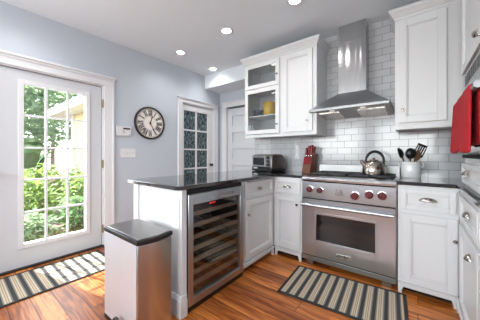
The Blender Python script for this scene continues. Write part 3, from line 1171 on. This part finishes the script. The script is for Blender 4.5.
for x in (-w + .05, .045):
    mb.tube([FT.pt(x, .01, .192), FT.pt(x, .034, .192)], .005, 8)
mb.build('door_handle', 'steel', td)
mb = MB()
FT.box(mb, .088, w - .002, 0, .008, .062, .205)
cp = mb.build('control_panel', 'steel_d', t, bevel=.003)
for z in (.180, .135, .090):
    mb = MB().lathe([(.018, 0), (.017, .016), (.006, .018), (0, .018)], FT.pt(.135, .008, z), '-Y', 16)
    mb.build('control_knob', 'black', cp)
mb = MB()
mb.box(-w - .008, w + .008, -d - .008, d + .002, .006, .0445)
FT.box(mb, -w + .005, w - .005, 0, .009, .030, .060)
mb.build('base', 'black', t, bevel=.003)
mb = MB()
FT.box(mb, -w + .03, -w + .11, .009, .011, .034, .050)
mb.build('front_plate', 'plate', t)
for x in (-w + .03, w - .03):
    for y in (-d + .03, d - .03):
        MB().lathe([(.012, 0), (.014, .0065), (0, .0065)], (x, y, 0), 'Z', 10).build('foot', 'rubber', t)

# knife block and knives
kx, ky = -1.048, 2.70
t = thing('knife_block', 'wooden knife block with red front panel left of the range', 'knife block', (kx, ky, CT1), math.radians(-14), world=False)
mb = MB()
mb.prism([(-.070, 0), (.075, 0), (.100, .235), (-.020, .190)], 'X', -.056, .056)
mb.build('block', 'wood', t, bevel=.004)
mb = MB()
mb.rings([[(-.050, -.072 + .0500 * z / .19, z) for z in (.105, .188)] + [(.050, -.072 + .05 * z / .19, z) for z in (.188, .105)],
          [(-.050, -.080 + .05 * z / .19, z) for z in (.105, .188)] + [(.050, -.080 + .05 * z / .19, z) for z in (.188, .105)]])
mb.build('front_panel', 'redplastic', t, bevel=.003)
kn = [(-.036, .0, .105), (-.036, .050, .115), (0, .004, .10), (.036, .0, .115), (.036, .05, .105), (0, .055, .12)]
labs = ['red-handled knife at the front left of the wooden block', 'red-handled knife at the rear left of the wooden block', 'red-handled knife at the front middle of the wooden block',
        'red-handled knife at the front right of the wooden block', 'red-handled knife at the rear right of the wooden block', 'red-handled knife at the rear middle of the wooden block']
R8 = Matrix.Rotation(math.radians(-14), 4, 'Z')
for (lx, ly, ln), lab in zip(kn, labs):
    zt = .190 + (ly + .020) * .375
    p = R8 @ Vector((lx, ly, zt + .002))
    k = thing('kitchen_knife', lab, 'knife', (kx + p.x, ky + p.y, CT1 + p.z), math.radians(-14), group='knives in the wooden block', world=False)
    k.rotation_euler = (math.radians(-7), 0, math.radians(-14))
    MB().box(-.006, .006, -.010, .010, 0, .012).build('bolster', 'chrome', k, bevel=.002)
    MB().prism([(-.015, .012), (.015, .012), (.013, ln * .6), (.018, ln), (-.014, ln), (-.012, ln * .5)], 'X', -.013, .013).build('handle', 'redplastic', k, bevel=.004)

# kettle
t = thing('kettle', 'stainless whistling kettle with black arched handle on the range', 'kettle', (-.335, 2.505, .943), math.radians(25), world=False)
MB().lathe([(0, 0), (.088, 0), (.097, .008), (.101, .035), (.097, .070), (.080, .105), (.055, .128), (.040, .135), (.036, .136), (0, .136)], n=36).build('body', 'pull', t)
mb = MB().lathe([(.040, .135), (.034, .143), (.012, .147), (.008, .150), (.014, .156), (.013, .163), (0, .165)], n=24)
mb.build('lid', 'pull', t)
mb = MB().tube([(-.070, 0, .085), (-.092, 0, .105), (-.106, 0, .128), (-.112, 0, .138)], [.024, .019, .015, .014], 14)
mb.build('spout', 'pull', t)
mb = MB()
pts = []
for i in range(15):
    a = math.radians(190 - i * 190 / 14)
    pts.append((.010 + .078 * math.cos(a), 0, .128 + .092 * math.sin(a)))
pts.append((.085, 0, .085))
mb.tube(pts, [.010] * 3 + [.013] * 9 + [.011] * 4, 12)
mb.build('handle', 'black', t)

# utensil crock with utensils
qx, qy = -.055, 2.775
t = thing('utensil_crock', 'white ceramic crock full of utensils right of the range', 'crock', (qx, qy, CT1), 0, world=False)
MB().lathe([(0, 0), (.074, 0), (.080, .010), (.081, .06), (.080, .120), (.076, .132), (.079, .140), (.079, .149), (.074, .151), (.068, .146), (.068, .02), (0, .018)], n=36).build('jar', 'ceramic', t)
for s in (-1, 1):
    MB().tube([(s * .078, 0, .140), (s * .094, 0, .135), (s * .097, 0, .115), (s * .092, 0, .102), (s * .079, 0, .100)], .006, 8).build('lug_handle', 'ceramic', t)


def utensil(name, lab, base, tip, shape, m, face=0):
    b, p = Vector(base), Vector(tip)
    o = thing(name, lab, 'utensil', (qx + b.x, qy + b.y, CT1 + b.z), 0, group='utensils in the white crock', world=False)
    v = p - b
    MB().tube([(0, 0, 0), v * .5, v], [.006, .005, .006], 8).build('handle', m, o)
    zz = v.normalized()
    xx = (Vector((.80, .60, 0)) - zz * zz.dot(Vector((.80, .60, 0)))).normalized()
    yy = zz.cross(xx)
    q = Matrix((xx, yy, zz)).transposed().to_4x4()
    q = Matrix.Translation(v) @ q @ Matrix.Rotation(face, 4, 'Z')
    mb = MB(q @ Matrix.Scale(1.5, 4))
    if shape == 'spoon':
        rs = []
        for i in range(9):
            s = -1 + 2 * i / 8
            r = math.sqrt(max(0.02, 1 - s * s))
            rs.append([(.027 * r * math.cos(2 * PI * k / 12), .010 * r * math.sin(2 * PI * k / 12) + .006 * s * s, .032 + .036 * s) for k in range(12)])
        mb.rings(rs)
        mb.build('bowl', m, o)
    elif shape == 'ladle':
        rs = []
        for i in range(7):
            a = PI / 2 * i / 6
            rs.append([(.036 * math.sin(a + .02) * math.cos(2 * PI * k / 16), -.034 * math.cos(a) - .0, .03 + .036 * math.sin(a + .02) * math.sin(2 * PI * k / 16)) for k in range(16)])
        mb.rings(rs, cap=False)
        mb.build('bowl', m, o, solid=.003)
    else:
        mb.box(-.034, -.028, -.002, .002, .004, .085)
        mb.box(.028, .034, -.002, .002, .004, .085)
        for x in (-.015, .0, .015):
            mb.box(x - .0035, x + .0035, -.002, .002, .015, .075)
        mb.box(-.028, .028, -.002, .002, .004, .018)
        mb.box(-.028, .028, -.002, .002, .072, .085)
        mb.prism([(-.006, 0), (.006, 0), (.028, .006), (-.028, .006)], 'Y', -.003, .003)
        mb.build('blade', m, o, bevel=.001)


utensil('serving_spoon', 'black serving spoon leaning left in the white crock', (-.02, -.015, .022), (-.066, -.02, .190), 'spoon', 'black', .5)
utensil('ladle', 'round black ladle in the middle of the white crock', (.0, -.03, .022), (-.004, -.050, .186), 'ladle', 'black', .2)
utensil('slotted_turner', 'black slotted turner leaning right in the white crock', (-.030, .045, .022), (.046, .060, .200), 'turner', 'black', .0)
utensil('wooden_spoon', 'wooden spoon low at the right side of the white crock', (.02, .025, .022), (.044, .012, .160), 'spoon', 'spoonwood', .3)

# contents of the glass cabinet
t = thing('pitcher', 'yellow ceramic pitcher on the shelf of the glass cabinet', 'pitcher', (-1.60, 2.70, 1.658), 0, world=False)
MB().lathe([(0, 0), (.062, 0), (.072, .012), (.088, .07), (.090, .11), (.082, .155), (.076, .178), (.082, .190), (.077, .190), (.070, .176), (.075, .15), (.08, .1), (.06, .02), (0, .012)], n=32).build('body', 'yellow', t)
MB().tube([(.078, 0, .16), (.115, 0, .155), (.125, 0, .115), (.110, 0, .07), (.082, 0, .05)], .009, 10).build('handle', 'yellow', t)
for i in range(2):
    tag(MB(Matrix.Translation((-1.775, 2.69, 1.6585 + i * .048))).lathe([(0, 0), (.045, 0), (.050, .006), (.075, .042), (.078, .047), (.073, .047), (.046, .010), (0, .008)], n=28).build('bowl', 'bluegrey'),
        ['blue-grey bowl at the bottom of the stack beside the yellow pitcher', 'blue-grey bowl on top of the stack beside the yellow pitcher'][i], 'bowl', 'stacked bowls in the glass cabinet')
for i, (x, lab) in enumerate(((-1.76, 'short grey plate stack left on the bottom of the glass cabinet'), (-1.56, 'dark plate stack right on the bottom of the glass cabinet'))):
    for k in range(3):
        tag(MB(Matrix.Translation((x, 2.69, UZ0 + .0302 + k * .014))).lathe([(0, 0), (.06, 0), (.085, .012), (.088, .0135), (.06, .004), (0, .004)], n=28).build('plate', 'bluegrey'),
            ['bottom', 'middle', 'top'][k] + ' plate of the ' + ['left', 'right'][i] + ' dark stack on the glass cabinet floor', 'plate', 'plates on the glass cabinet floor')

# wall outlet on the tiles
FB = Face('S', YB)
t = thing('outlet_plate', 'grey metal outlet plate on the tiles left of the knife block', 'outlet', (-1.275, YB, 1.17))
mb = MB()
FB.box(mb, -1.312, -1.240, 0, .006, 1.075, 1.285)
mb.build('cover', 'steel_s', t, bevel=.002)
for z in (1.13, 1.23):
    mb = MB()
    FB.box(mb, -1.293, -1.259, .006, .009, z - .03, z + .03)
    mb.build('socket', 'plate', t, bevel=.002)

# ------------------------------------------------------------------ clock wall
FL = Face('E', XL)
ccy, ccz, cr = 1.787, 1.592, .236
t = thing('wall_clock', 'round wall clock with cream face and dark rim between the doors', 'clock', (XL, ccy, ccz))
MB().lathe([(cr - .026, .010), (cr - .026, .026), (cr - .019, .036), (cr - .008, .034), (cr, .022), (cr, .002), (0, .002), (0, .010)], (XL, ccy, ccz), 'X', 56).build('rim', 'bronze', t)
MB().lathe([(0, .010), (cr - .025, .010), (cr - .025, .014), (0, .014)], (XL, ccy, ccz), 'X', 56).build('face', 'clockface', t)
mb = MB()
for rr in (cr - .040, .098):
    rs = []
    for k in range(65):
        a = 2 * PI * k / 64
        rs.append([FL.pt(ccy + q * math.cos(a), .0155, ccz + q * math.sin(a)) for q in (rr, rr + .0035)])
    mb.rings(rs, cap=False, close=False)
mb.build('minute_ring', 'ink', t)
NUM = ['XII', 'I', 'II', 'III', 'IIII', 'V', 'VI', 'VII', 'VIII', 'IX', 'X', 'XI']
for i, s in enumerate(NUM):
    a = -2 * PI * i / 12       # clockwise when seen from the room (+Y runs to the right of the picture)
    mb = MB()
    wd = {'I': .0175, 'V': .032, 'X': .032}
    tot = sum(wd[c] for c in s)
    u = -tot / 2
    h0, h1 = .108, .190

    def stroke(u0, v0, u1, v1, th):
        q = []
        for uu, vv in ((u0 - th / 2, v0), (u0 + th / 2, v0), (u1 + th / 2, v1), (u1 - th / 2, v1)):
            # +u to the right of the numeral, v outward; numeral turned by a
            yy = uu * math.cos(a) - vv * math.sin(a)
            zz = uu * math.sin(a) + vv * math.cos(a)
            q.append((yy, zz))
        mb.rings([[FL.pt(ccy + y, .0145, ccz + z) for y, z in q], [FL.pt(ccy + y, .0165, ccz + z) for y, z in q]])
    for ch in s:
        w_ = wd[ch]
        m_ = u + w_ / 2
        if ch == 'I':
            stroke(m_, h0, m_, h1, .011)
            stroke(m_, h0, m_, h0 + .004, .013)
            stroke(m_, h1 - .004, m_, h1, .013)
        elif ch == 'V':
            stroke(m_, h0, m_ - .010, h1, .011)
            stroke(m_, h0, m_ + .010, h1, .006)
        else:
            stroke(m_ + .010, h0, m_ - .010, h1, .011)
            stroke(m_ - .010, h0, m_ + .010, h1, .006)
        u += w_
    mb.build('numeral', 'ink', t)


def hand(name, ang, ln, wd):
    mb = MB()
    sy, sz = math.sin(ang), math.cos(ang)
    q = [(-.025, wd * .6), (0, wd), (ln * .55, wd * .8), (ln * .72, wd * 1.7), (ln, .0012)]
    L = [(v, s) for v, s in q] + [(v, -s) for v, s in reversed(q)]
    mb.rings([[FL.pt(ccy + v * sy + s * sz, d_, ccz + v * sz - s * sy) for v, s in L] for d_ in (.018, .021)])
    mb.build(name, 'ink', t)


hand('hour_hand', math.radians(18), .115, .006)
hand('minute_hand', math.radians(152), .150, .005)
MB().lathe([(0, .014), (.012, .014), (.012, .024), (0, .025)], (XL, ccy, ccz), 'X', 16).build('hub', 'ink', t)

t = thing('thermostat', 'white thermostat with dark display beside the garden door casing', 'thermostat', (XL, 1.41, 1.45))
mb = MB()
FL.box(mb, 1.318, 1.505, 0, .022, 1.385, 1.505)
mb.build('housing', 'plate', t, bevel=.004)
mb = MB()
FL.box(mb, 1.400, 1.490, .022, .024, 1.468, 1.490)
mb.build('display', 'black', t)
mb = MB()
FL.box(mb, 1.405, 1.414, .022, .024, 1.415, 1.450)
FL.box(mb, 1.400, 1.414, .022, .024, 1.440, 1.450)
FL.box(mb, 1.470, 1.490, .022, .024, 1.395, 1.402)
mb.build('markings', 'steel_d', t)
t = thing('switch_plate', 'white four-gang light switch plate below the thermostat', 'light switch', (XL, 1.47, 1.155))
mb = MB()
FL.box(mb, 1.370, 1.575, 0, .006, 1.095, 1.215)
mb.build('cover', 'plate', t, bevel=.002)
for k in range(4):
    y = 1.403 + k * .0465
    mb = MB()
    FL.box(mb, y - .006, y + .006, .006, .016, 1.143, 1.167)
    mb.build('toggle', 'plate', t, bevel=.002)

# ------------------------------------------------------------------ trash can
t = thing('trash_can', 'silver step trash can with black-edged lid beside the peninsula', 'trash can', (-1.51, .79, 0))
tx0, tx1, ty0, ty1 = -1.725, -1.285, .668, .905


def bow(z, e=0):
    pts = [(tx0 - e, ty0 - e), (tx1 + e, ty0 - e)]
    for k in range(1, 8):
        s = k / 8
        pts.append((tx1 + e + .022 * math.sin(PI * s), ty0 - e + (ty1 - ty0 + 2 * e) * s))
    pts += [(tx1 + e, ty1 + e), (tx0 - e, ty1 + e)]
    return [(x, y, z) for x, y in pts]


MB().rings([bow(.028), bow(.600)]).build('body', 'canlight', t, bevel=.006)
MB().box(tx0 + .001, tx1 - .004, ty0 - .003, ty0 - .0005, .030, .599).build('front_panel', 'canfront', t, bevel=.001)  # thin sheet paints the brighter reflection onto this face of the can
mb = MB()
mb.rings([bow(.600, .004), bow(.622, .006), bow(.628, .002)])
rim = mb.build('lid_rim', 'black', t, bevel=.003)
MB().rings([bow(.628, -.004), bow(.636, -.006)]).build('lid', 'steel_d', t, bevel=.003)
MB().rings([bow(0, .003), bow(.028, .003)]).build('base', 'black', t)
mb = MB()
pts = []
for i in range(13):
    a = PI * i / 12
    pts.append((-1.455 + .055 * math.cos(a), ty0 - .030 - .012 * math.sin(a), .022 + .105 * math.sin(a)))
mb.tube([(-1.400, ty0 + .0, .012)] + pts + [(-1.510, ty0 + .0, .012)], .010, 10)
mb.box(-1.507, -1.403, ty0 - .036, ty0 - .004, .006, .018)
mb.build('pedal', 'black', t, bevel=.002)


# ------------------------------------------------------------------ rugs
def rug(name, lab, cx, cy, lx, ly, m, rz=0):
    t = thing(name, lab, 'rug', (cx, cy, 0), rz, world=False)
    MB().box(-lx / 2 + .022, lx / 2 - .022, -ly / 2 + .022, ly / 2 - .022, .0005, .008).build('woven_field', m, t)
    mb = MB()
    for a, b, c, d in ((-lx / 2, lx / 2, -ly / 2, -ly / 2 + .024), (-lx / 2, lx / 2, ly / 2 - .024, ly / 2), (-lx / 2, -lx / 2 + .024, -ly / 2, ly / 2), (lx / 2 - .024, lx / 2, -ly / 2, ly / 2)):
        mb.box(a, b, c, d, .0005, .0095)
    mb.build('border', 'binding', t, bevel=.003)


rug('striped_rug', 'striped grey and beige rug in front of the range', -.495, 1.962, .885, .53, 'rug_x', math.radians(4.5))
rug('striped_rug', 'striped grey and beige rug inside the garden door', -2.70, .55, .57, 1.06, 'rug_y')

# ------------------------------------------------------------------ garden outside
struct('ground', MB().box(-26, XL - .16, -14, 16, -.30, -.15), 'soil', 'dark mulch of the garden bed outside the door', 'ground', smooth=False)


def leaves(mb, rnd, c, rad, n, size, wid, bias=None):
    """n folded pointed leaves scattered through an ellipsoid"""
    c = Vector(c)
    for _ in range(n):
        while True:
            p = Vector((rnd.uniform(-1, 1), rnd.uniform(-1, 1), rnd.uniform(-1, 1)))
            if .35 < p.length < 1:
                break
        q = c + Vector((p.x * rad[0], p.y * rad[1], p.z * rad[2]))
        s = size * rnd.uniform(.6, 1.3)
        R = Euler((rnd.uniform(-.9, .9), rnd.uniform(-.9, .9), rnd.uniform(0, 2 * PI))).to_matrix()
        w = s * wid
        vs = [(0, 0, 0), (w, s * .45, .12 * s), (0, s * .5, 0), (-w, s * .45, .12 * s), (0, s, -.18 * s)]
        mb.add([q + R @ Vector(v) for v in vs], [(0, 1, 2), (0, 2, 3), (1, 4, 2), (2, 4, 3)])


def bush(lab, x, y, r, h, m, n, size, wid, seed):
    rnd = random.Random(seed)
    t = thing('bush', lab, 'bush', (x, y, -.15), 0, group='bushes outside the garden door', world=False)
    mb = MB()
    leaves(mb, rnd, (0, 0, h * .55), (r, r, h * .5), n, size, wid)
    mb.build('foliage', m, t, smooth=False)
    mb = MB()
    for k in range(5):
        a = rnd.uniform(0, 2 * PI)
        mb.tube([(0, 0, 0), (r * .3 * math.cos(a), r * .3 * math.sin(a), h * .4), (r * .6 * math.cos(a), r * .6 * math.sin(a), h * .75)], [.014, .010, .004], 6)
    mb.build('stems', 'bark', t)


for i, (x, y, r, h, m, n, s, w, lab) in enumerate((
        (-4.05, .62, .28, .50, 'leaf3', 380, .12, .22, 'low pale green bush nearest the garden door'),
        (-4.25, 1.26, .30, .62, 'leaf2', 400, .13, .24, 'mid green bush right of the lowest bush outside the door'),
        (-5.00, .78, .36, .85, 'leaf1', 480, .14, .26, 'bright lime bush left in the middle of the garden view'),
        (-5.25, 1.62, .36, .90, 'leaf1', 480, .14, .26, 'bright lime bush close to the yellow wall'),
        (-6.05, 1.15, .40, 1.05, 'leaf1', 420, .16, .26, 'tallest lime bush, in front of the big leaves'),
        (-6.60, 1.92, .28, .95, 'leaf3', 380, .14, .24, 'pale bush at the far foot of the yellow wall'))):
    bush(lab, x, y, r, h, m, n, s, w, 11 + i)


# big arching leaves
def broadleaf(lab, x, y, n, h, seed):
    rnd = random.Random(seed)
    t = thing('broadleaf_plant', lab, 'plant', (x, y, -.15), 0, group='broad-leaved plants in the garden', world=False)
    for k in range(n):
        a = rnd.uniform(0, 2 * PI)
        ln = h * rnd.uniform(.7, 1.0)
        mb = MB()
        rs = []
        for i in range(10):
            s = i / 9
            out = .40 * s ** 1.5 * ln * .8
            z = ln * (1.5 * s - .75 * s * s)
            w = .02 + .16 * max(0, math.sin(PI * min(1, max(0, (s - .3) / .7)))) * h / 1.8
            c = Vector((math.cos(a) * out, math.sin(a) * out, z))
            sd_ = Vector((-math.sin(a), math.cos(a), 0))
            rs.append([c - sd_ * w + Vector((0, 0, .05 * w / .16)), c, c + sd_ * w + Vector((0, 0, .05 * w / .16))])
        mb.rings(rs, cap=False, close=False)
        mb.build('leaf', 'leaf3' if k % 2 else 'leaf2', t, solid=.006)


broadleaf('tall broad-leaved plant left behind the lime bushes', -7.6, 1.15, 9, 2.1, 3)
broadleaf('tall broad-leaved plant at the corner of the yellow house', -9.9, 1.75, 9, 2.5, 5)
mb = MB()
rnd = random.Random(2)
rs = []
for i in range(7):
    a = PI * i / 6 - PI / 2
    rs.append([(-8.55 + .30 * math.cos(a) * math.cos(q) * rnd.uniform(.85, 1.1), 1.95 + .34 * math.cos(a) * math.sin(q) * rnd.uniform(.85, 1.1), .20 + .42 * math.sin(a)) for q in [2 * PI * k / 12 for k in range(12)]])
tag(mb.rings(rs).build('boulder', 'stone', subsurf=1), 'tan boulder among the garden plants beyond the door', 'rock')


def tree(lab, x, y, h, r, m, n, seed):
    rnd = random.Random(seed)
    t = thing('tree', lab, 'tree', (x, y, -.15), 0, group='trees behind the garden', world=False)
    MB().tube([(0, 0, 0), (.05, .03, h * .35), (-.04, .05, h * .7)], [.13, .10, .05], 10).build('trunk', 'bark', t)
    mb = MB()
    leaves(mb, rnd, (0, 0, h * .62), (r, r, h * .42), n, .34, .25)
    mb.build('crown', m, t, smooth=False)


tree('leafy green tree at the left of the garden view', -12.2, 1.5, 5.5, 1.3, 'leaf4', 1500, 21)
tree('leafy tree just behind the end of the yellow house', -13.0, 4.6, 6.0, 1.4, 'leaf4', 1500, 22)
tree('pale leafy tree in the middle of the garden view', -15.6, 2.9, 7.0, 1.5, 'leaf4', 1700, 24)
tree('tallest tree, farthest back in the garden view', -19.2, 4.2, 8.5, 1.7, 'leaf4', 1500, 23)

# yellow wing of the house
t = thing('house', 'yellow sided house wing with white eave seen through the door', 'house', (-6.2, 4.2, -.15))
MB().box(-8.6, XL - .17, 2.42, 6.0, -.15, 2.45).build('wall', 'siding', t, smooth=False)
mb = MB()
mb.box(-9.6, XL - .47, 1.95, 6.2, 2.40, 2.48)
mb.box(-9.62, XL - .47, 1.92, 1.95, 2.36, 2.58)
mb.box(-8.66, -8.56, 2.36, 2.42, -.15, 2.40)
mb.build('eave', 'trim', t)
mb = MB()
mb.prism([(1.90, 2.56), (4.1, 3.7), (6.3, 2.56), (6.3, 2.50), (1.90, 2.50)], 'X', -9.7, XL - .47)
mb.build('roof', 'roof', t, smooth=False)

for o in bpy.data.objects:
    if '_w' in o.keys():
        del o['_w']
